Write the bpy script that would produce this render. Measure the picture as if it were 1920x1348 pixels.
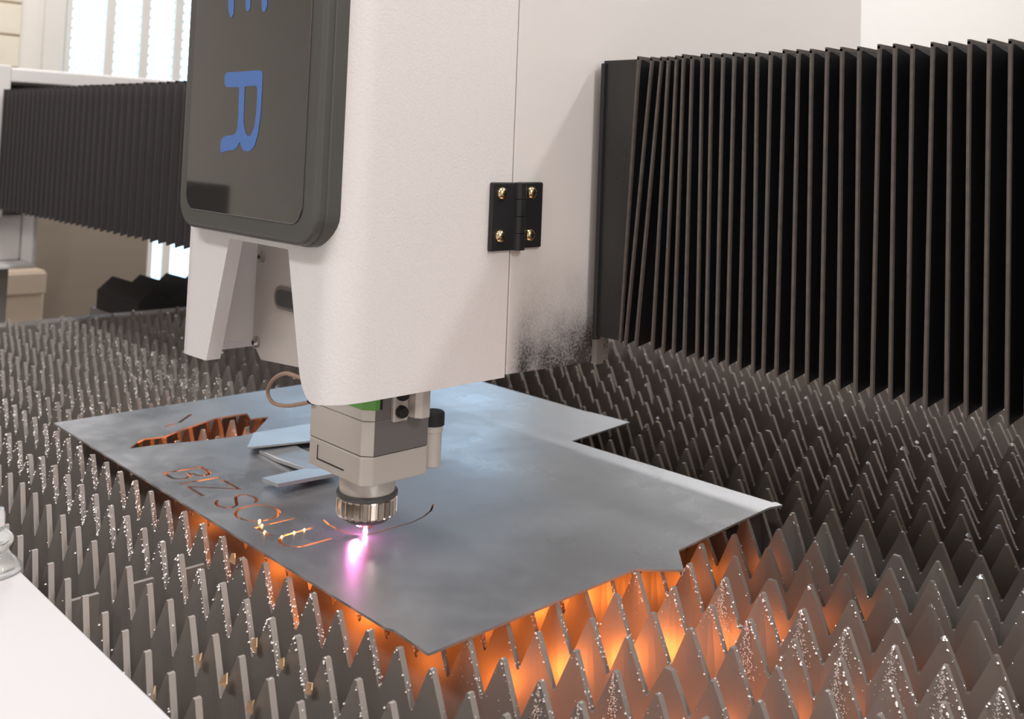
import bpy, bmesh, math, random
from mathutils import Vector, Matrix, noise
random.seed(7)
for o in list(bpy.data.objects): bpy.data.objects.remove(o)
SC = bpy.context.scene
C = SC.collection

# ------------------------------------------------------------------ camera
S = 0.35                      # one scene unit below = camera height above the sheet = 0.35 m
F, PX, PY = 1882.62, 960.0, 178.67          # focal length and principal point in 1920x1348 pixels
YAW, PIT, ROL = math.radians(-46.324), math.radians(3.0537), math.radians(2.1873)
fw = Vector((math.sin(YAW)*math.cos(PIT), math.cos(YAW)*math.cos(PIT), math.sin(PIT)))
_r = Vector((math.cos(YAW), -math.sin(YAW), 0)); _u = _r.cross(fw)
RT = _r*math.cos(ROL) + _u*math.sin(ROL)
UP = _u*math.cos(ROL) - _r*math.sin(ROL)
cam_d = bpy.data.cameras.new('camera'); cam = bpy.data.objects.new('camera', cam_d); C.objects.link(cam)
m = Matrix((RT, UP, -fw)).transposed().to_4x4(); m.translation = Vector((0, 0, S)); cam.matrix_world = m
cam_d.sensor_width = 36; cam_d.lens = F/1920*36
cam_d.shift_y = (PY-674)/1920
cam_d.clip_start = 0.01
cam_d.dof.use_dof = True; cam_d.dof.focus_distance = 2.45*S; cam_d.dof.aperture_fstop = 10.5
SC.camera = cam
def ray(x, y): return fw + RT*((x-PX)/F) - UP*((y-PY)/F)
def on(x, y, axis, v):        # pixel -> point (scene units) on a plane x|y|z = v
    d = ray(x, y); i = 'xyz'.index(axis); o = Vector((0, 0, 1)); return o + d*((v-o[i])/d[i])

# ------------------------------------------------------------------ world, lamps, exposure
w = bpy.data.worlds.new('sky'); SC.world = w; w.use_nodes = True
bg = w.node_tree.nodes['Background']; bg.inputs[0].default_value = (0.52, 0.76, 1.0, 1); bg.inputs[1].default_value = 3.9
SC.view_settings.view_transform = 'Standard'; SC.view_settings.look = 'None'
SC.view_settings.gamma = 1; SC.view_settings.use_curve_mapping = False
SC.view_settings.exposure = -0.3
def area(name, loc, sx, sy, power, col, rot=(0, 0, 0)):
    l = bpy.data.lights.new(name, 'AREA'); l.shape = 'RECTANGLE'; l.size = sx; l.size_y = sy; l.energy = power; l.color = col
    o = bpy.data.objects.new(name, l); C.objects.link(o); o.location = loc; o.rotation_euler = rot; return o
WARM = (1.0, 0.965, 0.95)
area('ceiling_or_fill_lamp', (-0.85, 0.36, 1.88), 1.5, 0.16, 30, WARM)
area('ceiling_or_fill_lamp', (-0.70, -1.1, 1.88), 1.5, 0.3, 36, WARM)  # unseen soft fill added behind the camera for the front faces
area('ceiling_or_fill_lamp', (0.5, 1.75, 1.88), 1.5, 0.12, 26, WARM)
area('ceiling_or_fill_lamp', (1.7, 0.2, 1.88), 0.8, 0.3, 43, WARM)  # unseen fill lamp added to lift the housing's side face
area('ceiling_or_fill_lamp', (-3.2, 1.0, 1.88), 1.0, 0.16, 22, WARM)  # unseen lamp added to brighten the cream brick wall
area('ceiling_or_fill_lamp', (-2.0, 3.3, 1.88), 1.5, 0.12, 30, WARM)  # unseen lamp added to brighten the back wall and its reflection

# ------------------------------------------------------------------ materials
def mat(name, col, rough=0.5, metal=0.0, noise_amt=0.0, noise_scale=20, col2=None, bump=0.0, bump_scale=200, stretch=None, emit=None, strength=0, spec=0.5, coat=0, trans=0, ior=1.45, rough_var=0):
    M = bpy.data.materials.new(name); M.use_nodes = True; nt = M.node_tree; b = nt.nodes['Principled BSDF']
    b.inputs['Base Color'].default_value = (*col, 1); b.inputs['Roughness'].default_value = rough; b.inputs['Metallic'].default_value = metal
    b.inputs['Specular IOR Level'].default_value = spec; b.inputs['Coat Weight'].default_value = coat
    b.inputs['Transmission Weight'].default_value = trans; b.inputs['IOR'].default_value = ior
    tc = nt.nodes.new('ShaderNodeTexCoord'); src = tc.outputs['Object']
    if stretch:
        mp = nt.nodes.new('ShaderNodeMapping'); mp.inputs['Scale'].default_value = stretch; nt.links.new(src, mp.inputs[0]); src = mp.outputs[0]
    if noise_amt > 0:
        n = nt.nodes.new('ShaderNodeTexNoise'); n.inputs['Scale'].default_value = noise_scale; n.inputs['Detail'].default_value = 6; nt.links.new(src, n.inputs[0])
        rp = nt.nodes.new('ShaderNodeMapRange'); rp.inputs[1].default_value = 0.35; rp.inputs[2].default_value = 0.7; rp.inputs[4].default_value = noise_amt
        nt.links.new(n.outputs[0], rp.inputs[0])
        mx = nt.nodes.new('ShaderNodeMix'); mx.data_type = 'RGBA'; mx.inputs[6].default_value = (*col, 1); mx.inputs[7].default_value = (*(col2 or tuple(c*0.5 for c in col)), 1)
        nt.links.new(rp.outputs[0], mx.inputs[0]); nt.links.new(mx.outputs[2], b.inputs['Base Color'])
        if rough_var:
            rr = nt.nodes.new('ShaderNodeMapRange'); rr.inputs[1].default_value = 0.3; rr.inputs[2].default_value = 0.7
            rr.inputs[3].default_value = rough-rough_var; rr.inputs[4].default_value = rough+rough_var
            nt.links.new(n.outputs[0], rr.inputs[0]); nt.links.new(rr.outputs[0], b.inputs['Roughness'])
    if bump > 0:
        n2 = nt.nodes.new('ShaderNodeTexNoise'); n2.inputs['Scale'].default_value = bump_scale; n2.inputs['Detail'].default_value = 3; nt.links.new(tc.outputs['Object'], n2.inputs[0])
        bp = nt.nodes.new('ShaderNodeBump'); bp.inputs['Strength'].default_value = bump; bp.inputs['Distance'].default_value = 0.001
        nt.links.new(n2.outputs[0], bp.inputs['Height']); nt.links.new(bp.outputs[0], b.inputs['Normal'])
    if emit:
        b.inputs['Emission Color'].default_value = (*emit, 1); b.inputs['Emission Strength'].default_value = strength
    return M
M = {}
M['cover'] = mat('white_powder_coat', (0.82, 0.79, 0.785), 0.42, bump=0.35, bump_scale=420)
M['panel'] = mat('white_painted_sheet', (0.82, 0.79, 0.78), 0.45)
M['sheet_white'] = mat('white_panel_sheet', (0.545, 0.53, 0.54), 0.5, noise_amt=0.12, noise_scale=9, col2=(0.50, 0.485, 0.495))
M['inner'] = mat('satin_plate', (0.62, 0.57, 0.53), 0.4, 0.2)
M['steel'] = mat('slat_steel', (0.38, 0.345, 0.32), 0.46, 0.4, 0.55, 7, (0.28, 0.24, 0.215), bump=0.15, bump_scale=60, stretch=(1, 1, 0.35))
M['steel_shaded'] = mat('shaded_slat_steel', (0.31, 0.275, 0.25), 0.5, 0.4, 0.6, 8, (0.20, 0.17, 0.155), bump=0.15, bump_scale=60, stretch=(1, 1, 0.35))  # slat steel with the gantry's shadow put into its darker colour
M['slag'] = mat('slag_spatter', (0.80, 0.76, 0.74), 0.35, 0.35)
M['sheet'] = mat('bare_sheet_steel', (0.60, 0.61, 0.635), 0.29, 0.8)
def sheet_detail(P):
    nt = P.node_tree; b = nt.nodes['Principled BSDF']; tc = nt.nodes.new('ShaderNodeTexCoord')
    def nz(scale, det, st=(1, 1, 1), rot=0):
        mp = nt.nodes.new('ShaderNodeMapping'); mp.inputs['Scale'].default_value = st; mp.inputs['Rotation'].default_value = (0, 0, rot); nt.links.new(tc.outputs['Object'], mp.inputs[0])
        n = nt.nodes.new('ShaderNodeTexNoise'); n.inputs['Scale'].default_value = scale; n.inputs['Detail'].default_value = det; nt.links.new(mp.outputs[0], n.inputs[0]); return n.outputs[0]
    def rng(sock, a, c, x, y):
        r = nt.nodes.new('ShaderNodeMapRange'); r.inputs[1].default_value = a; r.inputs[2].default_value = c; r.inputs[3].default_value = x; r.inputs[4].default_value = y; nt.links.new(sock, r.inputs[0]); return r.outputs[0]
    def op(o, a, c):
        n = nt.nodes.new('ShaderNodeMath'); n.operation = o; nt.links.new(a, n.inputs[0]); nt.links.new(c, n.inputs[1]); return n.outputs[0]
    smudge = rng(nz(7, 5), .3, .7, .22, .40); speck = rng(nz(45, 4), .45, .7, 0, .05)
    nt.links.new(op('ADD', smudge, speck), b.inputs['Roughness'])
    v = op('SUBTRACT', rng(nz(4, 5), .3, .7, 1.0, .86), rng(nz(55, 5), .5, .75, 0, .05))
    mx = nt.nodes.new('ShaderNodeMix'); mx.data_type = 'RGBA'; mx.inputs[6].default_value = (.12, .12, .125, 1); mx.inputs[7].default_value = (.62, .63, .655, 1)
    nt.links.new(v, mx.inputs[0]); nt.links.new(mx.outputs[2], b.inputs['Base Color'])
sheet_detail(M['sheet'])
M['offcut'] = mat('offcut_steel', (0.62, 0.63, 0.65), 0.3, 0.75, 0.3, 6, (0.56, 0.57, 0.59))
M['fabric'] = mat('black_bellows_fabric', (0.010, 0.010, 0.012), 0.6, bump=0.2, bump_scale=900, spec=0.25)
M['fabric2'] = mat('charcoal_bellows_fabric', (0.040, 0.036, 0.038), 0.65, spec=0.3)
M['binding2'] = mat('charcoal_fold_edge', (0.062, 0.055, 0.056), 0.7)
M['binding'] = mat('grey_fold_edge', (0.105, 0.09, 0.08), 0.7, noise_amt=0.5, noise_scale=120, col2=(0.05, 0.045, 0.042))  # fold edges mottled grey, paler than the fabric
M['flange'] = mat('black_vinyl_flange', (0.02, 0.02, 0.02), 0.32, noise_amt=0.6, noise_scale=14, col2=(0.035, 0.033, 0.032), rough_var=0.1)
M['black'] = mat('black_anodised_zinc', (0.018, 0.018, 0.02), 0.45)
M['bezel'] = mat('dark_grey_bezel', (0.085, 0.085, 0.08), 0.4, noise_amt=0.2, noise_scale=8, col2=(0.07, 0.07, 0.066))
M['glass'] = mat('black_gloss_screen', (0.03, 0.028, 0.027), 0.04, spec=1.0, coat=0.8)
M['blue'] = mat('blue_print', (0.085, 0.19, 0.50), 0.35)
M['alu'] = mat('anodised_aluminium', (0.66, 0.61, 0.56), 0.36, 0.3)
M['alu_dark'] = mat('grey_anodised_aluminium', (0.27, 0.255, 0.25), 0.4, 0.6)
M['chrome'] = mat('brushed_steel_ring', (0.66, 0.59, 0.52), 0.2, 1.0)
M['brass'] = mat('zinc_yellow_screw', (0.72, 0.60, 0.32), 0.2, 1.0, 0.4, 90, (0.75, 0.5, 0.4))
M['zinc'] = mat('zinc_screw', (0.5, 0.48, 0.45), 0.3, 1.0)
M['dark'] = mat('dark_bore', (0.015, 0.014, 0.014), 0.5)
M['copper'] = mat('copper_nozzle', (0.75, 0.38, 0.22), 0.25, 1.0)
M['green'] = mat('green_label', (0.16, 0.42, 0.10), 0.5)
M['hose'] = mat('tan_hose', (0.42, 0.28, 0.21), 0.45)
M['seam'] = mat('seam_line', (0.10, 0.085, 0.075), 0.6)
M['plasma'] = mat('plasma', (1, 0.7, 0.9), 0.5, emit=(1.0, 0.45, 0.85), strength=10)
M['spark'] = mat('hot_spark', (1, 0.6, 0.2), 0.5, emit=(1.0, 0.45, 0.14), strength=18)
M['chip'] = mat('copper_chip', (0.98, 0.68, 0.42), 0.25, 0.35)
M['tray'] = mat('dark_slag_tray', (0.09, 0.075, 0.065), 0.7, noise_amt=0.6, noise_scale=10)
M['frame'] = mat('grey_machine_frame', (0.30, 0.27, 0.25), 0.5, 0.2)
M['clear'] = mat('clear_plastic', (0.9, 0.93, 0.92), 0.08, trans=0.85, ior=1.45)
M['wall'] = mat('painted_wall', (0.84, 0.80, 0.75), 0.8, noise_amt=0.2, noise_scale=3, col2=(0.80, 0.755, 0.70))
M['tan'] = mat('tan_board', (0.32, 0.26, 0.21), 0.7, noise_amt=0.3, noise_scale=4, col2=(0.27, 0.22, 0.17), stretch=(1, 1, 5))
M['lit_tan'] = mat('lit_patch_tan', (0.66, 0.54, 0.42), 0.6, noise_amt=0.4, noise_scale=3, col2=(0.56, 0.44, 0.33), stretch=(1, 1, 8))  # paler tan, light on the far background put into the colour
M['brick'] = mat('cream_brick', (0.84, 0.78, 0.66), 0.8, noise_amt=0.4, noise_scale=14, col2=(0.78, 0.69, 0.50))
M['mortar'] = mat('mortar', (0.55, 0.45, 0.32), 0.9)
M['wframe'] = mat('white_window_frame', (0.80, 0.77, 0.72), 0.5)
M['mesh'] = mat('security_mesh', (0.52, 0.60, 0.72), 0.5)
M['floor'] = mat('concrete_floor', (0.36, 0.33, 0.30), 0.7, noise_amt=0.4, noise_scale=3, col2=(0.28, 0.26, 0.24))
M['ceil'] = mat('white_ceiling', (0.80, 0.78, 0.75), 0.85)
# rear panel: white paint with black cutting dust low down (a stain of its own shape)
def soot_panel():
    P = mat('sooted_white_panel', (0.80, 0.77, 0.755), 0.45); nt = P.node_tree; b = nt.nodes['Principled BSDF']
    g = nt.nodes.new('ShaderNodeNewGeometry'); sp = nt.nodes.new('ShaderNodeSeparateXYZ'); nt.links.new(g.outputs['Position'], sp.inputs[0])
    def rng(sock, a, c, x=0.0, y=1.0):
        r = nt.nodes.new('ShaderNodeMapRange'); r.inputs[1].default_value = a; r.inputs[2].default_value = c; r.inputs[3].default_value = x; r.inputs[4].default_value = y
        nt.links.new(sock, r.inputs[0]); return r.outputs[0]
    def mul(a, c):
        n = nt.nodes.new('ShaderNodeMath'); n.operation = 'MULTIPLY'; nt.links.new(a, n.inputs[0]); nt.links.new(c, n.inputs[1]); return n.outputs[0]
    tz = rng(sp.outputs[2], 0.38*S, 0.80*S, 1, 0); ty = rng(sp.outputs[1], 1.79*S, 1.86*S); 
    n1 = nt.nodes.new('ShaderNodeTexNoise'); n1.inputs['Scale'].default_value = 16; n1.inputs['Detail'].default_value = 4
    n2 = nt.nodes.new('ShaderNodeTexNoise'); n2.inputs['Scale'].default_value = 420; n2.inputs['Detail'].default_value = 2
    nt.links.new(g.outputs['Position'], n1.inputs[0]); nt.links.new(g.outputs['Position'], n2.inputs[0])
    blot = mul(mul(tz, tz), rng(n1.outputs[0], 0.3, 0.62, 0.7, 1.9))
    fine = rng(n2.outputs[0], 0.35, 0.65, 0.75, 1.05)
    fac = mul(mul(blot, fine), ty)
    mx = nt.nodes.new('ShaderNodeMix'); mx.data_type = 'RGBA'; mx.inputs[6].default_value = (0.80, 0.77, 0.755, 1); mx.inputs[7].default_value = (0.05, 0.045, 0.045, 1)
    nt.links.new(fac, mx.inputs[0]); nt.links.new(mx.outputs[2], b.inputs['Base Color']); return P
M['soot'] = soot_panel()

# ------------------------------------------------------------------ mesh helpers (all in scene units, scaled by S when built)
class MB:
    def __init__(s): s.v = []; s.f = []; s.mi = []
    def add(s, vs, fs, mi=0):
        k = len(s.v); s.v += [Vector(p) for p in vs]; s.f += [[i+k for i in f] for f in fs]; s.mi += [mi]*len(fs); return s
    def box(s, x0, x1, y0, y1, z0, z1, mi=0):
        return s.add([(x, y, z) for z in (z0, z1) for y in (y0, y1) for x in (x0, x1)],
                     [(0, 2, 3, 1), (4, 5, 7, 6), (0, 1, 5, 4), (2, 6, 7, 3), (0, 4, 6, 2), (1, 3, 7, 5)], mi)
    def prism(s, poly, axis, a, b, mi=0):          # polygon in the two other axes (in xyz order)
        def p3(p, t): return {'x': (t, p[0], p[1]), 'y': (p[0], t, p[1]), 'z': (p[0], p[1], t)}[axis]
        n = len(poly); vs = [p3(p, a) for p in poly] + [p3(p, b) for p in poly]
        return s.add(vs, [list(range(n))[::-1], list(range(n, 2*n))] + [(i, (i+1) % n, n+(i+1) % n, n+i) for i in range(n)], mi)
    def lathe(s, c, prof, n=32, axis='z', mi=0, cap=True):   # prof: (radius, offset along axis)
        vs = []
        for r, h in prof:
            for k in range(n):
                a = 2*math.pi*k/n; p = (r*math.cos(a), r*math.sin(a))
                vs.append({'z': (c[0]+p[0], c[1]+p[1], c[2]+h), 'x': (c[0]+h, c[1]+p[0], c[2]+p[1]), 'y': (c[0]+p[0], c[1]+h, c[2]+p[1])}[axis])
        fs = [(i*n+k, i*n+(k+1) % n, (i+1)*n+(k+1) % n, (i+1)*n+k) for i in range(len(prof)-1) for k in range(n)]
        if cap: fs += [list(range(n))[::-1], list(range((len(prof)-1)*n, len(prof)*n))]
        return s.add(vs, fs, mi)
    def tube(s, pts, r, n=10, mi=0):
        pts = [Vector(p) for p in pts]; vs = []; prev = None
        for i, p in enumerate(pts):
            t = (pts[min(i+1, len(pts)-1)]-pts[max(i-1, 0)]).normalized()
            a = (t.cross(Vector((0, 0, 1))) if prev is None else prev - t*prev.dot(t)); a = a.normalized() if a.length > 1e-6 else Vector((1, 0, 0)); prev = a
            b = t.cross(a)
            vs += [p + a*r*math.cos(2*math.pi*k/n) + b*r*math.sin(2*math.pi*k/n) for k in range(n)]
        fs = [(i*n+k, i*n+(k+1) % n, (i+1)*n+(k+1) % n, (i+1)*n+k) for i in range(len(pts)-1) for k in range(n)]
        return s.add(vs, fs + [list(range(n))[::-1], list(range(len(vs)-n, len(vs)))], mi)
    def octa(s, c, r, mi=0, sq=1.0):
        x, y, z = c
        return s.add([(x+r, y, z), (x-r, y, z), (x, y+r*sq, z), (x, y-r*sq, z), (x, y, z+r), (x, y, z-r)],
                     [(0, 2, 4), (2, 1, 4), (1, 3, 4), (3, 0, 4), (2, 0, 5), (1, 2, 5), (3, 1, 5), (0, 3, 5)], mi)
    def build(s, name, mats, parent=None, bevel=0, smooth=False, segs=2, solid=0, kind=None):
        if not isinstance(mats, (list, tuple)): mats = [mats]
        me = bpy.data.meshes.new(name); o = bpy.data.objects.new(name, me); C.objects.link(o)
        if parent:
            org = wpos(parent)
        else:
            xs = [p.x for p in s.v]; ys = [p.y for p in s.v]; zs = [p.z for p in s.v]
            org = Vector(((min(xs)+max(xs))/2, (min(ys)+max(ys))/2, min(zs)))*S
            o.location = org; o['_pos'] = tuple(org)
        if parent: o.parent = parent; o['_pos'] = tuple(org)
        me.from_pydata([tuple(p*S-org) for p in s.v], [], s.f)
        for mm in mats: me.materials.append(mm if not isinstance(mm, str) else M[mm])
        for p, i in zip(me.polygons, s.mi): p.material_index = i; p.use_smooth = smooth
        bm = bmesh.new(); bm.from_mesh(me); bmesh.ops.recalc_face_normals(bm, faces=bm.faces[:]); bm.to_mesh(me); bm.free()
        if smooth:
            for e in me.edges: pass
            me.set_sharp_from_angle(angle=math.radians(40))
        if solid:
            q = o.modifiers.new('thickness', 'SOLIDIFY'); q.thickness = solid*S; q.offset = -1
        if bevel:
            q = o.modifiers.new('bevel', 'BEVEL'); q.width = bevel*S; q.segments = segs; q.limit_method = 'ANGLE'; q.angle_limit = math.radians(40); q.harden_normals = False
        if kind: o['kind'] = kind
        return o
def wpos(o): return Vector(o['_pos'])
def thing(name, label, cat, base, group=None):
    o = bpy.data.objects.new(name, None); C.objects.link(o); o.location = Vector(base)*S; o['_pos'] = tuple(o.location); o.empty_display_size = 0.02
    return tag(o, label, cat, group)
def tag(o, label, cat=None, group=None):
    o['label'] = label
    if cat: o['category'] = cat
    if group: o['group'] = group
    return o
def struct(o, label=None, cat=None):
    o['kind'] = 'structure'
    if label: o['label'] = label
    if cat: o['category'] = cat
    return o
def B(): return MB()

# ------------------------------------------------------------------ room shell
XW, XE, YN, YS, ZF, ZC = -11.4, 6.5, 12.2, -7.5, -2.43, 5.55
struct(B().box(XW-.4, XE+.4, YS-.4, YN+.4, ZF-.2, ZF).build('floor', 'floor'), 'grey concrete workshop floor under the machine', 'floor')
struct(B().box(XW-.4, XE+.4, YS-.4, YN+.4, ZC, ZC+.2).build('ceiling', 'ceil'), 'white workshop ceiling above the machine', 'ceiling')
struct(B().box(XW-.4, XE+.4, YN, YN+.3, ZF, ZC).build('wall_back', 'wall'), 'plain warm white wall behind the pleated bellows', 'wall')
struct(B().box(XE, XE+.3, YS, YN, ZF, ZC).build('wall_right', 'wall'), 'plain warm white wall out of the frame', 'wall')
struct(B().box(XW-.4, XE+.4, YS-.3, YS, ZF, ZC).build('wall_front', 'wall'), 'plain warm white wall facing the screen', 'wall')
# window wall: openings Y 3.98..8.6, sill at 0.45; a glazed door part lower down from Y 5.12
wl = B()
wl.box(XW-.3, XW, YS, 3.98, ZF, ZC); wl.box(XW-.3, XW, 11.4, YN, ZF, ZC)
wl.box(XW-.3, XW, 3.98, 11.4, 4.2, ZC); wl.box(XW-.3, XW, 3.98, 5.12, ZF, .45); wl.box(XW-.3, XW, 5.12, 11.4, ZF, -.95)
wall_left = struct(wl.build('wall_left', 'wall'), 'cream end wall with a barred window and brick corner', 'wall')
# cream bricks at the wall corner
mo = B().box(XW, XW+.03, 2.3, 3.56, -.6, 4.0).build('mortar', 'mortar', wall_left)
for r in range(11):
    z0 = .62+.345*(r-3); off = .62 if r % 2 else 0.0
    y = 3.56
    w0 = .62 if r % 2 else .95
    while y > 2.35:
        y1 = max(2.3, y-w0); B().box(XW+.012, XW+.055, y1+.012, y, z0+.012, z0+.333).build('brick', 'brick', wall_left, bevel=.008); y = y1; w0 = .95
wf = struct(bpy.data.objects.new('window_1', None), 'tall barred window with security mesh and bright sky behind', 'window'); C.objects.link(wf)
wf.location = Vector((XW, 5, .45))*S; wf['_pos'] = tuple(wf.location)
B().box(XW-.12, XW+.05, 3.80, 4.02, -.3, 4.25).build('window_frame', 'wframe', wf, bevel=.01)
B().box(XW-.05, XW+.03, 4.04, 4.10, .45, 4.2).build('window_frame', 'wframe', wf, bevel=.01)
B().box(XW-.12, XW+.05, 4.02, 5.12, .38, .50).build('window_sill', 'wframe', wf, bevel=.01)
B().box(XW-.12, XW+.05, 5.05, 5.16, -.95, .5).build('window_frame', 'wframe', wf, bevel=.01)
for k in range(17):
    y = 4.48+.405*k
    z0 = .45 if y < 5.1 else -.95
    B().box(XW-.02, XW+.02, y, y+.10, z0, 4.2).build('window_bar', 'wframe', wf)
ms = B()
for k in range(-145, 155):
    for sg in (1, -1):
        y0 = 4.1; z0 = .45+k*.11
        # diagonal wires clipped to the opening
        t0, t1 = 0.0, 7.3
        def zc(t): return z0+sg*t*1.6
        pts = [t for t in [i*.06 for i in range(121)] if .46 < zc(t) < 4.19]
        if len(pts) < 2: continue
        a, b_ = pts[0], pts[-1]
        ms.add([(XW-.06, y0+a, zc(a)-.0075), (XW-.06, y0+b_, zc(b_)-.0075), (XW-.06, y0+b_, zc(b_)+.0075), (XW-.06, y0+a, zc(a)+.0075),
                (XW-.07, y0+a, zc(a)-.0075), (XW-.07, y0+b_, zc(b_)-.0075), (XW-.07, y0+b_, zc(b_)+.0075), (XW-.07, y0+a, zc(a)+.0075)],
               [(0, 1, 2, 3), (7, 6, 5, 4), (0, 4, 5, 1), (3, 2, 6, 7)])
ms.build('security_mesh', 'mesh', wf, kind='stuff')
# tan board below the sill, beyond the machine
tb = B().box(-9.6, -9.5, .8, 4.27, ZF, .38).build('plywood_board', 'tan', bevel=.01)
tag(tb, 'dark tan plywood board standing beyond the far end of the slat bed', 'board')
pb = B()  # added pale block standing in for the lit part of the tan background
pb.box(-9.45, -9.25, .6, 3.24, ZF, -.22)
pbo = pb.build('lit_patch_crate', 'lit_tan', bevel=.02); tag(pbo, 'added pale crate for the lit patch before the dark tan board', 'crate')
for k in range(5): B().box(-9.25, -9.22, .6, 3.24, -.42-.42*k, -.24-.42*k).build('lit_patch_plank', 'lit_tan', pbo, bevel=.01)
# dark cabinet that shows as a reflection in the screen
ca = on(436, 352, 'x', -7.97); cyr = 2*1.228-ca.y
cb = thing('dark_cabinet', 'dark grey cabinet that shows as a reflection in the screen', 'cabinet', (-8.3, cyr+.9, ZF))
B().box(-8.9, -8.0, cyr, cyr+2.6, ZF, ca.z+.02).build('body', 'fabric2', cb, bevel=.02)
B().box(-8.0, -7.97, cyr+.08, cyr+2.5, ZF+.1, ca.z-.08).build('door', 'fabric2', cb, bevel=.01)

# ------------------------------------------------------------------ machine bed
tag(B().box(-5.83, .94, .86, 5.18, -.62, -.58).build('slag_tray', 'tray'), 'dark slag tray under the toothed slats', 'tray')
for args, lab in (((-5.95, -5.84, .84, 5.3, ZF, -.06), 'grey end rail of the bed by the tan board'), ((.95, 1.06, .84, 5.3, ZF, -.10), 'grey end rail of the bed nearest the right wall'),
                  ((-5.83, .94, 5.2, 5.3, ZF, -.06), 'grey long rail of the bed along the back wall'), ((-5.95, 1.06, .70, .835, ZF, -.03), 'grey long rail of the bed under the white cover panel')):
    tag(B().box(*args).build('bed_rail', 'frame', bevel=.01), lab, 'rail', 'rails of the slat bed')
# white panel
wp = B().prism([(-5.9, -.35), (-5.9, .838), (-.2, .838), (-.2, -.35)], 'z', -.022, 0).build('white_cover_panel', 'sheet_white', bevel=.004)
tag(wp, 'plain white metal cover panel beside the slat bed', 'panel')
B().box(-5.9, -.2, -.35, -.31, -1.2, -.022).build('apron', 'sheet_white', wp)

PITCH, TH, TV, ZT = .1053, .0135, .098, -.0065
rows = [(.902, -2.1371), (1.036, -2.2145), (1.164, -2.529), (1.298, -2.467), (1.432, -1.358), (1.566, -1.391), (1.699, -1.3604), (1.831, -1.4021), (1.958, -1.4467), (2.098, -1.0837)]
y = 2.23
while y < 5.1: rows.append((y, -1-random.random()*PITCH)); y += .132
X0, X1 = -5.78, .90
plate_y0, plate_y1 = 1.317, 2.97
def slat(k, Y, ph):
    top = []
    n0 = math.ceil((X0-ph)/PITCH+.5); n1 = math.floor((X1-ph)/PITCH-.5)
    rng = random.Random(k*31)
    tips = []
    for n in range(n0, n1+1):
        c = ph+n*PITCH; h = ZT
        under = plate_y0 < Y < plate_y1 and -3.7 < c < -1.5
        if not under: h -= abs(rng.gauss(0, .0025))
        t = .0032+.0012*rng.random()
        if rng.random() < .03 and not under: h -= .02; t = .009
        dx = rng.gauss(0, .0018)
        top += [(c-PITCH/2+.003, ZT-TV), (c+dx-t, h), (c+dx+t, h), (c+PITCH/2-.003, ZT-TV)]
        tips.append((c+dx, h))
    poly = [(top[0][0], -.40)] + top + [(top[-1][0], -.40)]
    b = B()
    # faces as strips so that no long n-gon is needed
    n = len(top)
    vs = []
    lean = rng.gauss(0, .004)
    for yy in (Y-TH/2, Y+TH/2):
        for (x, z) in top: vs.append((x, yy+lean*(1+z*10), z))
        for (x, z) in top: vs.append((x, yy, -.40))
    fs = []
    o2 = 2*n
    for i in range(n-1):
        fs += [(i, i+1, n+i+1, n+i), (o2+i, o2+n+i, o2+n+i+1, o2+i+1), (i, o2+i, o2+i+1, i+1), (n+i, n+i+1, o2+n+i+1, o2+n+i)]
    fs += [(0, n, o2+n, o2), (n-1, o2+n-1, o2+2*n-1, 2*n-1)]
    b.add(vs, fs)
    o = b.build('toothed_slat', 'steel' if Y < 2.15 else 'steel_shaded')  # rows from the bellows' shadow edge back take the shade-darkened steel
    # slag spatter
    sp = B(); cnt = 0
    for (c, h) in tips:
        near = (Y < 2.2) or (c > -3.2)
        if not near: 
            dens = 5
        elif 1.1 < Y < 1.4 and c < -1.7: dens = 60
        elif Y < 1.1: dens = 3
        elif Y < 1.35: dens = 26 if c < -1.5 else 14
        elif Y < 2.15: dens = 30
        else: dens = 7
        if Y < 1.1 and c > -2.5: dens = 2
        heavy = rng.random() < .5 and 1.4 < Y < 2.1 and c > -1.45
        for _ in range(dens):                      # beads on the sloping right edge, top and left edge
            t = rng.random()**1.2
            side = 1 if rng.random() < .8 else -1
            x = c+side*(PITCH/2-.003)*t; z = h-(TV)*t
            yy = Y+rng.uniform(-TH/2, TH/2)
            rr = rng.uniform(.0014, .0036); sp.octa((x+rng.gauss(0, .001), yy-.001, min(z+.001, -.0062-rr)), rr); cnt += 1
        if Y > 2.15 or Y < 1.1: 
            if Y > 2.15 and rng.random() < .6: sp.octa((c, Y, -.015), .0085)
        if heavy:
            for _ in range(170):                   # dense spatter on the broad face
                t = rng.random()**.8; x = c+rng.gauss(0, .3)*(PITCH*.5)*t; z = h-t*TV*1.2
                if abs(x-c) < .5*PITCH*max(.05, -(z-h)/TV): sp.octa((x, Y-TH/2-.0006, z), rng.uniform(.0008, .0021), sq=.6)
        elif 1.3 < Y < 2.15 and c > -1.6:
            for _ in range(rng.randint(2, 14)):
                t = rng.random(); x = c+rng.uniform(-.5, .5)*PITCH*t; z = h-t*TV
                sp.octa((x, Y-TH/2-.0006, z), rng.uniform(.0008, .0018), sq=.6)
    if sp.v: sp.build('slag_spatter', 'slag', o, kind='stuff')
    return o
ORD = 'first second third fourth fifth sixth seventh eighth ninth tenth eleventh twelfth thirteenth fourteenth fifteenth sixteenth seventeenth eighteenth nineteenth twentieth'.split()
ORD += ['twenty-'+w_ for w_ in ORD[:9]]+['thirtieth']+['thirty-'+w_ for w_ in ORD[:9]]
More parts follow.
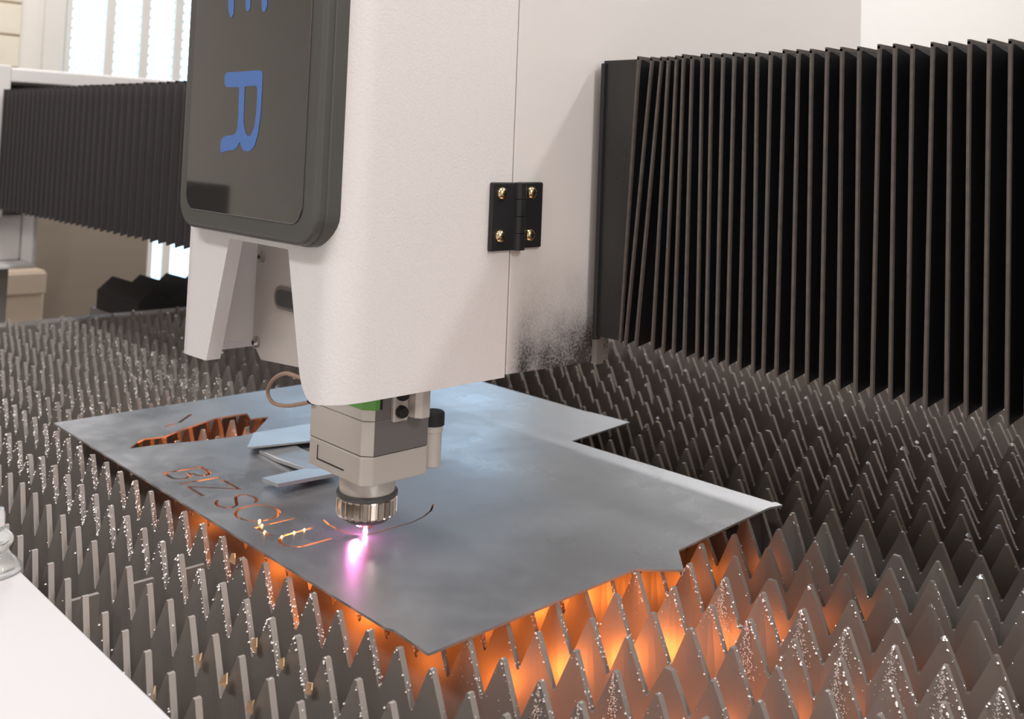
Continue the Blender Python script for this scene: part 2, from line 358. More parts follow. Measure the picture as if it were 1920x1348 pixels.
for k, (Y, ph) in enumerate(rows):
    o = slat(k, Y, ph)
    what = 'clean toothed steel slat' if k < 2 else 'slag-crusted toothed steel slat' if k < 4 else 'toothed steel slat under the cut sheet' if Y < 2.98 else 'toothed steel slat with shade in its colour'
    tag(o, what+', '+ORD[k]+' from the white cover panel', 'slat', 'toothed slats of the bed')
    if k < 3:
        ya, yb_ = ((.912, .985), (1.052, 1.116), (1.19, 1.246))[k]
        B().box(-2.357, -2.345, ya, yb_, -.20, -.06).build('cross_tab', ['steel_shaded'], o)
# ------------------------------------------------------------------ steel sheet with cut lettering
out = [(-3.597, 1.317), (-2.8, 1.3165), (-1.70, 1.3175), (-1.68, 1.325), (-1.559, 1.3186), (-1.5584, 1.957), (-1.4813, 2.049), (-1.563, 2.1375), (-1.588, 2.60), (-1.575, 2.650), (-1.60, 2.655), (-1.605, 2.645), (-2.379, 2.6195), (-2.417, 2.979), (-2.60, 2.965), (-2.61, 2.958), (-3.19, 2.955), (-3.34, 2.93), (-3.597, 2.84)]
out = [(-3.597, 1.317), (-2.8, 1.3165), (-1.70, 1.3175), (-1.68, 1.325), (-1.559, 1.3186), (-1.5584, 1.957), (-1.4813, 2.049), (-1.563, 2.1375), (-1.588, 2.60), (-1.575, 2.650), (-1.60, 2.655), (-1.605, 2.645), (-2.379, 2.6195), (-2.417, 2.979), (-2.60, 2.965), (-2.61, 2.958), (-3.19, 2.955), (-3.50, 2.95), (-3.597, 2.84)]
PT = .0055
pl = B().prism(out, 'z', -PT, 0)
plate = pl.build('steel_sheet', 'sheet')
def ribbon(pts, wd, closed=False):
    pts = [Vector((p[0], p[1])) for p in pts]; n = len(pts); Lf = []; Rt = []
    for i in range(n):
        a = pts[i-1] if (i > 0 or closed) else None; c = pts[(i+1) % n] if (i < n-1 or closed) else None
        d1 = (pts[i]-a).normalized() if a is not None else None; d2 = (c-pts[i]).normalized() if c is not None else None
        d1 = d1 or d2; d2 = d2 or d1
        t = (d1+d2).normalized(); nn = Vector((-t.y, t.x)); k = max(.45, Vector((-d1.y, d1.x)).dot(nn))
        q = nn*(wd/2/k)
        ext = Vector((0, 0))
        if a is None: ext = -d2*wd/2
        if c is None: ext = d1*wd/2
        Lf.append(pts[i]+q+ext); Rt.append(pts[i]-q+ext)
    vs = [(p.x, p.y, -.05) for p in Lf]+[(p.x, p.y, -.05) for p in Rt]+[(p.x, p.y, .05) for p in Lf]+[(p.x, p.y, .05) for p in Rt]
    fs = []
    for i in range(n if closed else n-1):
        j = (i+1) % n
        fs += [(i, j, n+j, n+i), (2*n+i, 3*n+i, 3*n+j, 2*n+j), (i, 2*n+i, 2*n+j, j), (n+i, n+j, 3*n+j, 3*n+i)]
    if not closed:
        fs += [(0, n, 3*n, 2*n), (n-1, 2*n+n-1, 3*n+n-1, n+n-1)]
    return vs, fs
def arc(cx, cy, rx, ry, a0, a1, n=14): return [(cx+rx*math.cos(math.radians(a0+(a1-a0)*i/n)), cy+ry*math.sin(math.radians(a0+(a1-a0)*i/n))) for i in range(n+1)]
cuts = []
KW = .0105
b0, b1, bm_ = 1.383, 1.490, 1.436
cuts.append(ribbon([(-2.882, b0), (-2.872, b1+.006)], KW))
cuts.append(ribbon([(-2.8755, b0+.0006)]+[(-2.84, b0)]+arc(-2.836, 1.4105, .034, .0275, -90, 90, 10)+[(-2.84, bm_+.002)], KW))
cuts.append(ribbon([(-2.8665, b1+.004)]+[(-2.83, b1+.003)]+arc(-2.822, 1.4705, .030, .0215, 90, -85, 10)+[(-2.826, 1.4478)], KW))
cuts.append(ribbon([(-2.766, b0), (-2.752, b1)], KW))
cuts.append(ribbon([(-2.722, b1), (-2.627, b1), (-2.732, b0+.002), (-2.641, b0+.002)], KW))
cuts.append(ribbon([(-2.580, 1.397), (-2.562, 1.384), (-2.540, 1.380), (-2.516, 1.388), (-2.507, 1.405), (-2.518, 1.424), (-2.545, 1.436), (-2.572, 1.449), (-2.583, 1.466), (-2.572, 1.482), (-2.545, 1.491), (-2.520, 1.486), (-2.506, 1.474)], KW*.85))
cuts.append(ribbon(arc(-2.431, 1.4365, .060, .0555, 0, 345, 23), KW*.85, True))
cuts.append(ribbon([(-2.339, 1.494), (-2.343, b0), (-2.272, b0)], KW*.85))
cuts.append(ribbon([(-2.252, 1.491)]+[(-2.252, 1.42)]+arc(-2.208, 1.418, .044, .039, 180, 360, 12)+[(-2.163, 1.491)], KW*.85))
cuts.append(ribbon([(-2.278, 1.547), (-2.25, 1.541), (-2.215, 1.539), (-2.18, 1.543), (-2.15, 1.555), (-2.132, 1.573), (-2.124, 1.60), (-2.124, 1.66), (-2.124, 1.72), (-2.137, 1.77), (-2.16, 1.815), (-2.195, 1.852)], .0055))
def poly_cut(pp):
    n = len(pp); return ([(p[0], p[1], -.05) for p in pp]+[(p[0], p[1], .05) for p in pp], [list(range(n))[::-1], list(range(n, 2*n))]+[(i, (i+1) % n, n+(i+1) % n, n+i) for i in range(n)])
hole = [(-3.17, 1.40), (-3.225, 1.451), (-3.247, 1.486), (-3.232, 1.547), (-3.275, 1.623), (-3.305, 1.70), (-3.339, 1.788), (-3.335, 1.907), (-3.262, 1.881), (-3.246, 1.946), (-3.098, 1.806), (-3.091, 1.753), (-3.107, 1.659), (-3.13, 1.58), (-3.155, 1.50)]
cuts.append(poly_cut(hole))
cuts.append(ribbon([(-3.36, 1.66), (-3.43, 1.735)], .012)); cuts.append(ribbon([(-3.34, 1.60), (-3.35, 1.64)], .010))
bpy.context.view_layer.update()
def cut_mesh(target, cuts):
    tmp = []
    for vs, fs in cuts:
        org = wpos(target); me = bpy.data.meshes.new('cut'); me.from_pydata([tuple(Vector(v)*S-org) for v in vs], [], fs)
        bm = bmesh.new(); bm.from_mesh(me); bmesh.ops.recalc_face_normals(bm, faces=bm.faces[:]); bm.to_mesh(me); bm.free()
        o = bpy.data.objects.new('cut', me); C.objects.link(o); o.location = org; tmp.append(o)
        q = target.modifiers.new('cut', 'BOOLEAN'); q.operation = 'DIFFERENCE'; q.object = o; q.solver = 'EXACT'; q.use_self = True
    bpy.context.view_layer.update()
    dg = bpy.context.evaluated_depsgraph_get(); me = bpy.data.meshes.new_from_object(target.evaluated_get(dg))
    target.modifiers.clear(); target.data = me; me.name = target.name
    for o in tmp: bpy.data.objects.remove(o)
cut_mesh(plate, cuts)
for p in plate.data.polygons: p.use_smooth = False
tag(plate, 'thin grey steel sheet with cut-out letters lying on the slat teeth', 'metal sheet')
# loose offcuts on the sheet
lp = B().prism([(-2.598, 1.545), (-2.514, 1.546), (-2.514, 1.775), (-2.90, 1.82), (-2.885, 1.70), (-2.774, 1.695), (-2.616, 1.70)], 'z', 0.001, .011)
for v in lp.v: v.z += max(0, .022-.07*((v.x+2.514)*-.83+(v.y-1.545)*.55))
lo = lp.build('steel_offcut', 'offcut'); tag(lo, 'small L-shaped steel offcut lying beside the cutting head', 'offcut')
tp = B().prism([(-2.882, 1.655), (-2.835, 1.90), (-2.86, 2.10), (-3.06, 2.02), (-3.06, 1.78)], 'z', 0.001, .007)
for v in tp.v: v.z += max(0, .020-.07*((v.x+2.835)*-.83+(v.y-1.75)*.55))
to = tp.build('steel_offcut', 'offcut'); tag(to, 'tilted flat steel offcut between the irregular hole and the cutting head', 'offcut')
# ------------------------------------------------------------------ carriage housing
XS, YF, ZB, ZTOP = -1.87, 1.283, .42, 1.95
CR = .078
car = thing('carriage_housing', 'tall white laser head housing with black screen and hinged side', 'machine housing', (-2.25, 1.6, ZB))
# plan path (x, y) from the seam round the corner, along the front and round to the left side
YSEAM = 1.797
path = [(XS, YSEAM)] + [(XS, 1.62), (XS, 1.45)]
path += [(XS-CR+CR*math.cos(a), YF+CR-CR*math.sin(a)) for a in [math.radians(9*i) for i in range(11)]]
xl = -2.61
fx = [-1.96, -1.975, -1.985, -1.995, -2.005, -2.015, -2.021, -2.04, -2.063, -2.078, -2.090, -2.094, -2.15, -2.25, -2.34, -2.374, -2.378, -2.40, -2.43, -2.464, -2.468, -2.52, -2.57]
path += [(x, YF) for x in fx] + [(xl+.02*(1-math.sin(a)), YF+.02*(1-math.cos(a))) for a in (math.radians(30), math.radians(60))] + [(xl, YF+.02), (xl, 1.40), (xl, 1.62), (xl, YSEAM)]
def zbot(x, yv):
    if yv > YF+.05 and x > -2.2: return ZB-.002
    if yv > YF+.015 and x < -2.2: return .415
    pts = [(-1.87, ZB-.002), (-1.955, ZB-.012), (-1.96, .408), (-1.975, .412), (-1.985, .418), (-1.995, .427), (-2.005, .44), (-2.015, .46), (-2.021, .478), (-2.063, .632), (-2.090, .735), (-2.094, .742), (-2.374, .742), (-2.378, .738), (-2.464, .425), (-2.468, .415), (-2.62, .411)]
    for (xa, za), (xb, zb_) in zip(pts, pts[1:]):
        if xb <= x <= xa: return za+(zb_-za)*(xa-x)/(xa-xb)
    return ZB
cv = B(); NV = 8; vs = []; fs = []
for (x, yv) in path:
    z0 = zbot(x, yv)
    for j in range(NV+1):
        t = j/NV; vs.append((x, yv, z0+(ZTOP-z0)*t**1.5))
for i in range(len(path)-1):
    for j in range(NV): fs.append((i*(NV+1)+j, (i+1)*(NV+1)+j, (i+1)*(NV+1)+j+1, i*(NV+1)+j+1))
cv.add(vs, fs)
cover = cv.build('front_cover', 'cover', car, smooth=True, solid=.04)
# make the shell thicken inwards
me = cover.data; ctr = Vector((-2.25, 1.6, 1))*S-wpos(car)
bm = bmesh.new(); bm.from_mesh(me); bm.faces.ensure_lookup_table()
fsum = sum((f.normal.dot(f.calc_center_median()-ctr)*f.calc_area() for f in bm.faces))
if fsum < 0: bmesh.ops.reverse_faces(bm, faces=bm.faces[:])
bm.to_mesh(me); bm.free()
q = cover.modifiers.new('crisp edges', 'EDGE_SPLIT'); q.split_angle = math.radians(40)
# recessed landing under the screen
B().box(-2.45, -1.985, YF+.045, YF+.055, .76, ZTOP).build('screen_backing', 'panel', car)
# side panel behind the seam (L-shaped so it clears the gantry beam)
B().prism([(YSEAM+.005, ZB+.004), (2.20, ZB-.004), (2.20, 1.20), (3.64, 1.20), (3.64, ZTOP), (YSEAM+.005, ZTOP)], 'x', XS-.045, XS, 0).build('side_panel', 'soot', car, bevel=.003)
B().prism([(YSEAM+.005, ZB), (2.08, ZB), (2.08, 1.27), (3.64, 1.27), (3.64, ZTOP), (YSEAM+.005, ZTOP)], 'x', xl, xl+.045).build('side_panel', 'panel', car, bevel=.003)
B().box(xl+.046, XS-.046, 3.60, 3.638, 1.31, ZTOP-.01).build('back_panel', 'panel', car)
B().box(XS-.05, XS-.046, YSEAM-.03, YSEAM+.03, ZB+.01, ZTOP).build('seam_strip', 'seam', car)
B().box(XS+.001, XS+.02, 2.128, 2.155, ZB-.005, .489).build('post', 'frame', car)
# inner plates seen through the arch
XI = -2.53
B().box(XI-.006, XI, YF+.045, 1.452, .445, .80).build('inner_side_plate', 'panel', car)
B().prism([(XI, .435), (XI, .76), (-1.99, .76), (-1.99, .43), (XI+.05, .395)], 'y', 1.452, 1.464).build('inner_front_plate', 'inner', car, bevel=.002)
for px, py in ((491, 481), (480, 641)):
    p = on(px, py, 'y', 1.452)
    sc_ = B().lathe((p.x+.004, p.y, p.z), [(.0, -.012), (.010, -.011), (.0155, -.006), (.016, 0)], 16, 'y').build('screw', 'zinc', car, smooth=True)
    B().lathe((p.x+.004, p.y-.0125, p.z), [(.006, 0), (.006, .004)], 6, 'y').build('hex_socket', 'dark', sc_)
p = on(540, 560, 'y', 1.452)
def stadium(cx, cz, hw, hh, r, n=6):
    pts = []
    for (sx, sz, a0) in ((1, 1, 0), (-1, 1, 90), (-1, -1, 180), (1, -1, 270)):
        for i in range(n+1):
            a = math.radians(a0+90*i/n); pts.append((cx+sx*(hw-r)+r*math.cos(a), cz+sz*(hh-r)+r*math.sin(a)))
    return pts
sl = B().prism(stadium(p.x, p.z, .062, .031, .029), 'y', 1.444, 1.4525).build('slot_rim', 'zinc', car, bevel=.003)
B().prism(stadium(p.x+.004, p.z, .052, .022, .021), 'y', 1.4425, 1.4445).build('slot_opening', 'bezel', sl)

# hinge
h0, h1 = on(918, 341.5, 'x', XS), on(1007, 462, 'x', XS)
hy0, hy1, hz0, hz1 = h0.y, h1.y+.004, h1.z-.005, h0.z
hg = B().box(XS, XS+.012, hy0, (hy0+hy1)/2-.004, hz0, hz1).box(XS, XS+.012, (hy0+hy1)/2+.0, hy1, hz0+.004, hz1+.001).build('hinge', 'black', car, bevel=.004); hg['label'] = 'black zinc hinge with four brassy screws'
ym = (hy0+hy1)/2+.006
for a, b_ in ((0, .245), (.25, .495), (.50, .745), (.75, 1.0)):
    zz0, zz1 = hz0+(hz1-hz0)*a, hz0+(hz1-hz0)*b_
    B().prism([(XS+.005, ym-.020), (XS+.020, ym-.016), (XS+.026, ym-.008), (XS+.026, ym+.008), (XS+.020, ym+.016), (XS+.005, ym+.020)], 'z', zz0, zz1).build('knuckle', 'black', hg, bevel=.0015)
for px, py in ((943.5, 363), (998.5, 361.5), (939.5, 443), (995, 440.5)):
    p = on(px, py, 'x', XS+.016)
    b = B().lathe((XS+.010, p.y, p.z), [(.0165, 0), (.0165, .003), (.014, .009), (.008, .0125), (.0, .0135)], 20, 'x')
    b.box(XS+.0225, XS+.0242, p.y-.008, p.y+.008, p.z-.0016, p.z+.0016, 1); b.box(XS+.0225, XS+.0242, p.y-.0016, p.y+.0016, p.z-.008, p.z+.008, 1)
    b.build('screw', ['brass', 'dark'], hg, smooth=True)

# screen
YD = 1.232
a, b_ = on(335, 370, 'y', YD), on(590, 400, 'y', YD)
dx0, dx1 = a.x, b_.x
dz0 = on(450, 443, 'y', YD).z
def rrect(x0, x1, z0, z1, r, n=8):
    pts = []
    for (cx, cz, a0) in ((x1-r, z1-r, 0), (x0+r, z1-r, 90), (x0+r, z0+r, 180), (x1-r, z0+r, 270)):
        pts += [(cx+r*math.cos(math.radians(a0+90*i/n)), cz+r*math.sin(math.radians(a0+90*i/n))) for i in range(n+1)]
    return pts
ds = B().prism(rrect(dx0, dx1, dz0, 1.95, .075), 'y', YD, YF+.05).build('screen', 'bezel', car, bevel=.014, segs=4); ds['label'] = 'black gloss screen with blue letters in a dark grey bezel'
B().prism(rrect(dx0-.004, dx1+.004, dz0-.004, 1.954, .078), 'y', YD+.028, YF+.052).build('bezel_base', 'bezel', ds, bevel=.004)
B().prism(rrect(dx0+.048, dx1-.048, dz0+.048, 1.90, .045), 'y', YD-.0035, YD+.004).build('glass', 'glass', ds, bevel=.002)
YG = YD-.0042
def pp(x, y): p = on(320+x/2.8075, y/2.8075, 'y', YG); return (p.x, p.z)
Ro = [(290, 386), (300, 381), (380, 376), (460, 370), (474, 372), (482, 382), (484, 400), (481, 480), (474, 600), (460, 700), (443, 765), (422, 792), (402, 798), (382, 790), (371, 768), (364, 746), (351, 773), (330, 790), (300, 793), (284, 797), (268, 806), (262, 790), (261, 765), (266, 738), (278, 722), (295, 714), (325, 712), (342, 700), (352, 670), (357, 600), (359, 520), (361, 459), (300, 459), (288, 453), (284, 440), (284, 400)]
Ri = [(391, 455), (452, 451), (456, 470), (455, 520), (450, 600), (440, 670), (422, 711), (406, 718), (393, 700), (384, 650), (386, 560), (389, 480)]
# R as filled ring: bridge the hole
def bridged(o_, i_):
    bj = min(range(len(o_)), key=lambda k: (o_[k][0]-i_[0][0])**2+(o_[k][1]-i_[0][1])**2)
    return o_[:bj+1]+i_+[i_[0]]+o_[bj:]
def letter(name, loops):
    cu = bpy.data.curves.new(name, 'CURVE'); cu.dimensions = '2D'; cu.fill_mode = 'BOTH'; cu.extrude = .0003*S
    for lp_ in loops:
        s_ = cu.splines.new('POLY'); s_.points.add(len(lp_)-1); s_.use_cyclic_u = True
        for q_, (x, z) in zip(s_.points, lp_): q_.co = (x*S, z*S, 0, 1)
    t = bpy.data.objects.new(name, cu); C.objects.link(t)
    bpy.context.view_layer.update()
    me = bpy.data.meshes.new_from_object(t.evaluated_get(bpy.context.evaluated_depsgraph_get()))
    bpy.data.objects.remove(t)
    org = wpos(ds)
    for v in me.vertices: x, z, d = v.co; v.co = Vector((x, YG*S+d, z))-org
    me.materials.clear(); me.materials.append(M['blue'])
    o = bpy.data.objects.new(name, me); C.objects.link(o); o.parent = ds; o['_pos'] = tuple(org); return o
lr = letter('letter', [[pp(*t) for t in Ro], [pp(*t) for t in Ri]]); lr['label'] = 'blue letter R turned on its side'
Eo = [(303, -95), (505, -105), (510, -60), (508, 30), (498, 60), (488, 63), (480, 50), (477, -40), (421, -38), (419, 40), (412, 58), (402, 60), (395, 45), (394, -36), (336, -34), (332, 70), (323, 90), (313, 89), (305, 60), (302, -40)]
le = letter('letter', [[pp(*t) for t in Eo]]); le['label'] = 'blue letter E turned on its side'

# ------------------------------------------------------------------ cutting head under the housing
cx, cy = -2.129, 1.573
ha, hb, ch = .125, .1, .022
head = thing('cutting_head', 'silver laser cutting head with ribbed nozzle ring above the sheet', 'cutting head', (cx, cy, .01))
def cham(a, b, c): return [(cx-a, cy-b), (cx+a-c, cy-b), (cx+a, cy-b+c), (cx+a, cy+b-c*.5), (cx+a-c*.5, cy+b), (cx-a, cy+b)]
B().prism(cham(ha, hb, ch), 'z', .168, .2395).build('lower_block', 'alu', head, bevel=.005)
B().prism(cham(ha-.002, hb-.002, ch), 'z', .239, .241).build('joint', 'dark', head)
B().prism(cham(ha, hb, ch), 'z', .2405, .3235).build('middle_block', 'alu', head, bevel=.002)
B().box(cx+ha-.002, cx+ha+.0015, cy-hb+ch, cy+hb-.012, .242, .3225).build('side_plate', 'alu_dark', head)
B().prism(cham(ha-.002, hb-.002, ch), 'z', .323, .325).build('joint', 'dark', head)
B().prism(cham(ha, hb, ch), 'z', .3245, .52).build('upper_block', 'alu', head, bevel=.002)
B().box(cx+ha-.002, cx+ha+.0012, cy-hb+ch, cy+hb-.012, .326, .50).build('side_plate', 'alu_dark', head)
B().prism([(cx+.02, cy-hb-.002), (cx+ha-ch+.001, cy-hb-.002), (cx+ha+.002, cy-hb+ch-.002), (cx+ha+.002, cy-hb+ch+.012), (cx+.02, cy-hb+.01)], 'z', .352, .47).build('green_label', 'green', head)
B().box(cx+ha-.001, cx+ha+.003, cy-hb+ch+.012, cy-hb+ch+.019, .352, .47).build('label_edge', 'black', head)
# engraved window outline on the front of the lower block
iw = B()
for (x0, x1, z0, z1) in ((cx-.085, cx-.082, .192, .225), (cx-.085, cx+.035, .189, .192)):
    iw.box(x0, x1, cy-hb-.0012, cy-hb+.001, z0, z1)
iw.build('engraved_line', 'dark', head)
# side bracket with two bolts and a pointed block
br = B().box(cx+ha, cx+ha+.014, cy-.032, cy+.012, .318, .47).build('side_bracket', 'alu', head, bevel=.003)
for zz in (.343, .385):
    bb = B().lathe((cx+ha+.014, cy-.012, zz), [(.0155, 0), (.0155, .010), (.012, .018), (.0, .019)], 18, 'x').build('bolt', 'dark', br, smooth=True)
B().prism([(cx+ha, cy+.012), (cx+ha+.034, cy+.018), (cx+ha+.048, cy+.03), (cx+ha+.048, cy+.055), (cx+ha, cy+.055)], 'z', .325, .402).build('sensor_block', 'alu', head, bevel=.003)
B().lathe((cx+ha+.024, cy+.03, .402), [(.026, 0), (.026, .008), (.022, .010), (.022, .03)], 20).build('threaded_fitting', 'chrome', head, smooth=True)
gc = B().lathe((cx+ha-.02, cy+hb+.022, .175), [(.018, 0), (.024, .006), (.024, .09), (.027, .092), (.027, .11)], 24).build('gas_port', 'inner', head, smooth=True)
B().lathe((cx+ha-.02, cy+hb+.022, .283), [(.030, 0), (.030, .03), (.026, .034)], 24).build('cap', 'black', gc, smooth=True)
# neck, ribbed ring, lower ring, nozzle
B().lathe((cx, cy, 0), [(.070, .112), (.071, .125), (.073, .150), (.077, .169)], 48).build('neck', 'alu', head, smooth=True)
B().lathe((cx, cy, 0), [(.0775, .104), (.079, .106), (.079, .114), (.073, .117)], 48).build('collar', 'bezel', head, smooth=True)
rg = B(); NR = 24; vs = []
prof = []
for k in range(NR):
    a0 = 2*math.pi*k/NR
    for da, rr in ((.02, .072), (.05, .0775), (.19, .0775), (.225, .072)):
        prof.append((a0+da*2*math.pi/NR/.2618, rr))
n = len(prof)
for z, kk in ((.058, .96), (.063, 1), (.100, 1), (.105, .97)): vs += [(cx+r*kk*math.cos(a), cy+r*kk*math.sin(a), z) for a, r in prof]
rg.add(vs, [(j*n+i, j*n+(i+1) % n, (j+1)*n+(i+1) % n, (j+1)*n+i) for j in range(3) for i in range(n)]+[list(range(n))[::-1], list(range(3*n, 4*n))])
rgo = rg.build('ribbed_ring', 'chrome', head); rgo['label'] = 'ribbed bare steel nozzle ring'
B().lathe((cx, cy, 0), [(.045, .040), (.058, .044), (.066, .052), (.066, .059)], 40).build('insulator', 'bezel', head, smooth=True)
B().lathe((cx, cy, 0), [(.008, .020), (.016, .021), (.034, .034), (.046, .041)], 32).build('nozzle', 'copper', head, smooth=True)
# hose
hp = []
P_ = [(on(562, 708, 'y', 1.44)), (on(535, 700, 'y', 1.44)), (on(512, 712, 'y', 1.45)), (on(502, 735, 'y', 1.455)), (on(512, 755, 'y', 1.46)), (on(535, 761, 'y', 1.462)), (on(560, 758, 'y', 1.464)), (on(585, 753, 'y', 1.466))]
def cr(P, n=8):
    o_ = []
    for i in range(len(P)-1):
        p0, p1, p2, p3 = P[max(0, i-1)], P[i], P[i+1], P[min(len(P)-1, i+2)]
        for k in range(n):
            t = k/n; o_.append(.5*((2*p1)+(-p0+p2)*t+(2*p0-5*p1+4*p2-p3)*t*t+(-p0+3*p1-3*p2+p3)*t**3))
    return o_+[P[-1]]
hs = B().tube([Vector((P_[0].x+.04, P_[0].y+.01, P_[0].z+.02))]+cr(P_), .0052, 10).build('sensor_hose', 'hose', head, smooth=True); hs['label'] = 'thin tan hose looped out beside the cutting head'
B().lathe((P_[-1].x-.004, P_[-1].y, P_[-1].z), [(.0075, -.008), (.0075, .012)], 12, 'x').build('hose_plug', 'black', hs)

# plasma and sparks
pz = B().lathe((cx, cy, 0), [(.0005, -.004), (.004, 0), (.0066, .006), (.0058, .012), (.0052, .016), (.006, .0195), (.003, .0215)], 16).build('laser_plasma', 'plasma', smooth=True)
tag(pz, 'pink white plasma spot where the laser meets the sheet', 'laser spot')
def point(name, loc, e, col, r=.004):
    l = bpy.data.lights.new(name, 'POINT'); l.energy = e; l.color = col; l.shadow_soft_size = r
    o = bpy.data.objects.new(name, l); C.objects.link(o); o.location = Vector(loc)*S; return o
point('plasma_glow', (cx-.004, cy-.018, .034), 0.55, (1, .24, .70), .007)
OR = (1.0, .24, .04)
glow = [(cx, 1.50, -.08, .30), (cx, 1.632, -.10, .30), (-3.15, 1.63, -.13, .34), (-3.2, 1.765, -.13, .36), (-3.22, 1.895, -.14, .22), (-3.2, 1.50, -.13, .16), (-2.35, 1.365, -.12, .12), (-1.95, 1.365, -.10, .22), (-1.72, 1.365, -.12, .08), (-2.75, 1.365, -.12, .07), (-2.6, 1.50, -.10, .14), (-2.4, 1.50, -.10, .14)]
for i, (yv, e0) in enumerate(((1.50, .20), (1.632, .26), (1.765, .28), (1.895, .28), (2.03, .24), (2.165, .18), (2.295, .10), (2.43, .06))):
    for (x, k, z) in ((-1.9, 1.2, -.14), (-1.62, 1.0, -.17), (-1.34, .42, -.22), (-1.05, .14, -.24)):
        glow.append((x+.05*i, yv, z, e0*k*(1 if i < 4 else .6)))
for (x, yv, z, e) in glow:
    point('spark_glow', (x, yv, z), e*.50, OR, .012)
for (x, yv, z, wh) in [(-2.373, 1.41, .002, 'O'), (-2.343, 1.40, .001, 'L'), (-2.30, 1.383, .001, 'L'), (-2.252, 1.47, .0005, 'U'), (-2.252, 1.44, .0005, 'U'), (-2.246, 1.40, .0005, 'U')]:
    o = B().octa((x, yv, z), .0042).build('hot_droplet', 'spark'); tag(o, 'tiny glowing molten droplet in the cut letter '+wh, 'spark', 'glowing droplets on the sheet')
# bright copper-coloured chips caught in the slats
for (px, py, Y) in ((480, 1210, 1.16), (531, 1246, 1.16), (423, 1278, 1.03), (473, 1322, 1.03), (376, 1236, 1.03), (330, 1335, .95), (290, 1300, .96), (583, 1290, 1.16), (440, 1045, 1.29)):
    p = on(px, py, 'y', Y-TH/2-.004); b = B(); rg_ = random.Random(int(px))
    def q_(u, v, d): return (p.x+u*.013, p.y-d*.006, p.z+v*.015)
    a_ = [rg_.uniform(-.35, .35) for _ in range(8)]
    fr = [q_(-1+a_[0], -.6+a_[1], 1), q_(.1, -1+a_[2], .1), q_(.9+a_[3], .2, 1.2), q_(.3+a_[4], 1+a_[5], .3), q_(-.6, .5+a_[6], .9), q_(.1, 0, .0)]
    bk = [(x, yy+.0025, z) for x, yy, z in fr]
    b.add(fr+bk, [(0, 1, 5), (1, 2, 5), (2, 3, 5), (3, 4, 5), (4, 0, 5), (6, 11, 7), (7, 11, 8), (8, 11, 9), (9, 11, 10), (10, 11, 6)]+[(k, (k+1) % 5+6, k+6) for k in range(5)]+[(k, (k+1) % 5, (k+1) % 5+6) for k in range(5)])
    tag(b.build('metal_chip', 'chip'), 'small shiny copper coloured metal chip caught against the '+('second slat from the white panel' if Y < 1.1 else 'third slat from the white panel' if Y < 1.2 else 'slat along the sheet edge'), 'metal chip', 'metal chips among the slats')

# ------------------------------------------------------------------ bellows
YB, ZB0, ZB1, DEP, YBK = 2.100, .492, 1.255, .075, 3.45
tops = [1198, 1223, 1241, 1254, 1269, 1282, 1298, 1317, 1335, 1356, 1377, 1399, 1420, 1445, 1471, 1497, 1522, 1551, 1579, 1611, 1649, 1678, 1711, 1749, 1782, 1818, 1855, 1895]
bots = [1163, 1172.5, 1191.7, 1222.8, 1243.4, 1262.6, 1282.7, 1306.7, 1323.4, 1342.6, 1363, 1385.7, 1412, 1431, 1455, 1484, 1512.7, 1539, 1571, 1603.7, 1635, 1669, 1700.5, 1734, 1774, 1810.7, 1845.7, 1887.4]
def ridge_x(px, z):           # x on the front plane of the bellows where a pixel column crosses height z
    lo = on(px, 105 if z > .9 else 700, 'y', YB)
    for _ in range(6):
        # iterate the row so that the point lies at height z
        d = Vector((lo.x, YB, z))-Vector((0, 0, 1)); yy = PY-F*(d.dot(UP))/d.dot(fw); lo = on(px, yy, 'y', YB)
    return lo.x
bel = thing('pleated_bellows', 'tall black pleated bellows stretching right from the white housing', 'bellows', (-1.2, 2.6, ZB0))
def fold(parent, xt, xb, xt2, xb2, fab, zj=0, bind='binding'):
    # one pleat: ridge at (xt,xb), valley halfway, next ridge (xt2,xb2); front face and roof
    b = B(); zt, zb = ZB1+zj, ZB0+zj
    vt, vb = (xt+xt2)/2, (xb+xb2)/2
    d = DEP
    def sheet(x0t, x0b, x1t, x1b, dd0, dd1):
        vs = []
        for (xa, xb_, dd) in ((x0t, x0b, dd0), (x1t, x1b, dd1)):
            prof = [(xb_, YB+dd, zb+dd*.35), (xa, YB+dd, zt-dd*.35), (xa, YBK-dd, zt-dd*.35)]
            vs += prof
        return vs
    vs = sheet(xt, xb, vt, vb, 0, d); b.add(vs, [(0, 1, 4, 3), (1, 2, 5, 4)])
    vs = sheet(vt, vb, xt2, xb2, d, .004); b.add(vs, [(0, 1, 4, 3), (1, 2, 5, 4)])
    wd = .0062                # stiff binding along the ridge
    for (z0, z1, xa, xb_) in ((zb, zt, xb, xt),):
        b.add([(xa-wd/2, YB-.004, z0), (xa+wd/2, YB-.004, z0), (xb_+wd/2, YB-.004, z1), (xb_-wd/2, YB-.004, z1), (xa-wd/2, YB+.006, z0), (xa+wd/2, YB+.006, z0), (xb_+wd/2, YB+.006, z1), (xb_-wd/2, YB+.006, z1)],
              [(0, 1, 2, 3), (7, 6, 5, 4), (0, 3, 7, 4), (1, 5, 6, 2), (0, 4, 5, 1), (3, 2, 6, 7)], 1)
        b.add([(xb_-wd/2, YB-.004, z1-.006), (xb_+wd/2, YB-.004, z1-.006), (xb_+wd/2, YB-.004, z1+.004), (xb_-wd/2, YB-.004, z1+.004), (xb_-wd/2, YBK, z1-.006), (xb_+wd/2, YBK, z1-.006), (xb_+wd/2, YBK, z1+.004), (xb_-wd/2, YBK, z1+.004)],
              [(0, 1, 2, 3), (7, 6, 5, 4), (0, 3, 7, 4), (1, 5, 6, 2), (0, 4, 5, 1), (3, 2, 6, 7)], 1)
    return b.build('fold', [fab, bind], parent)
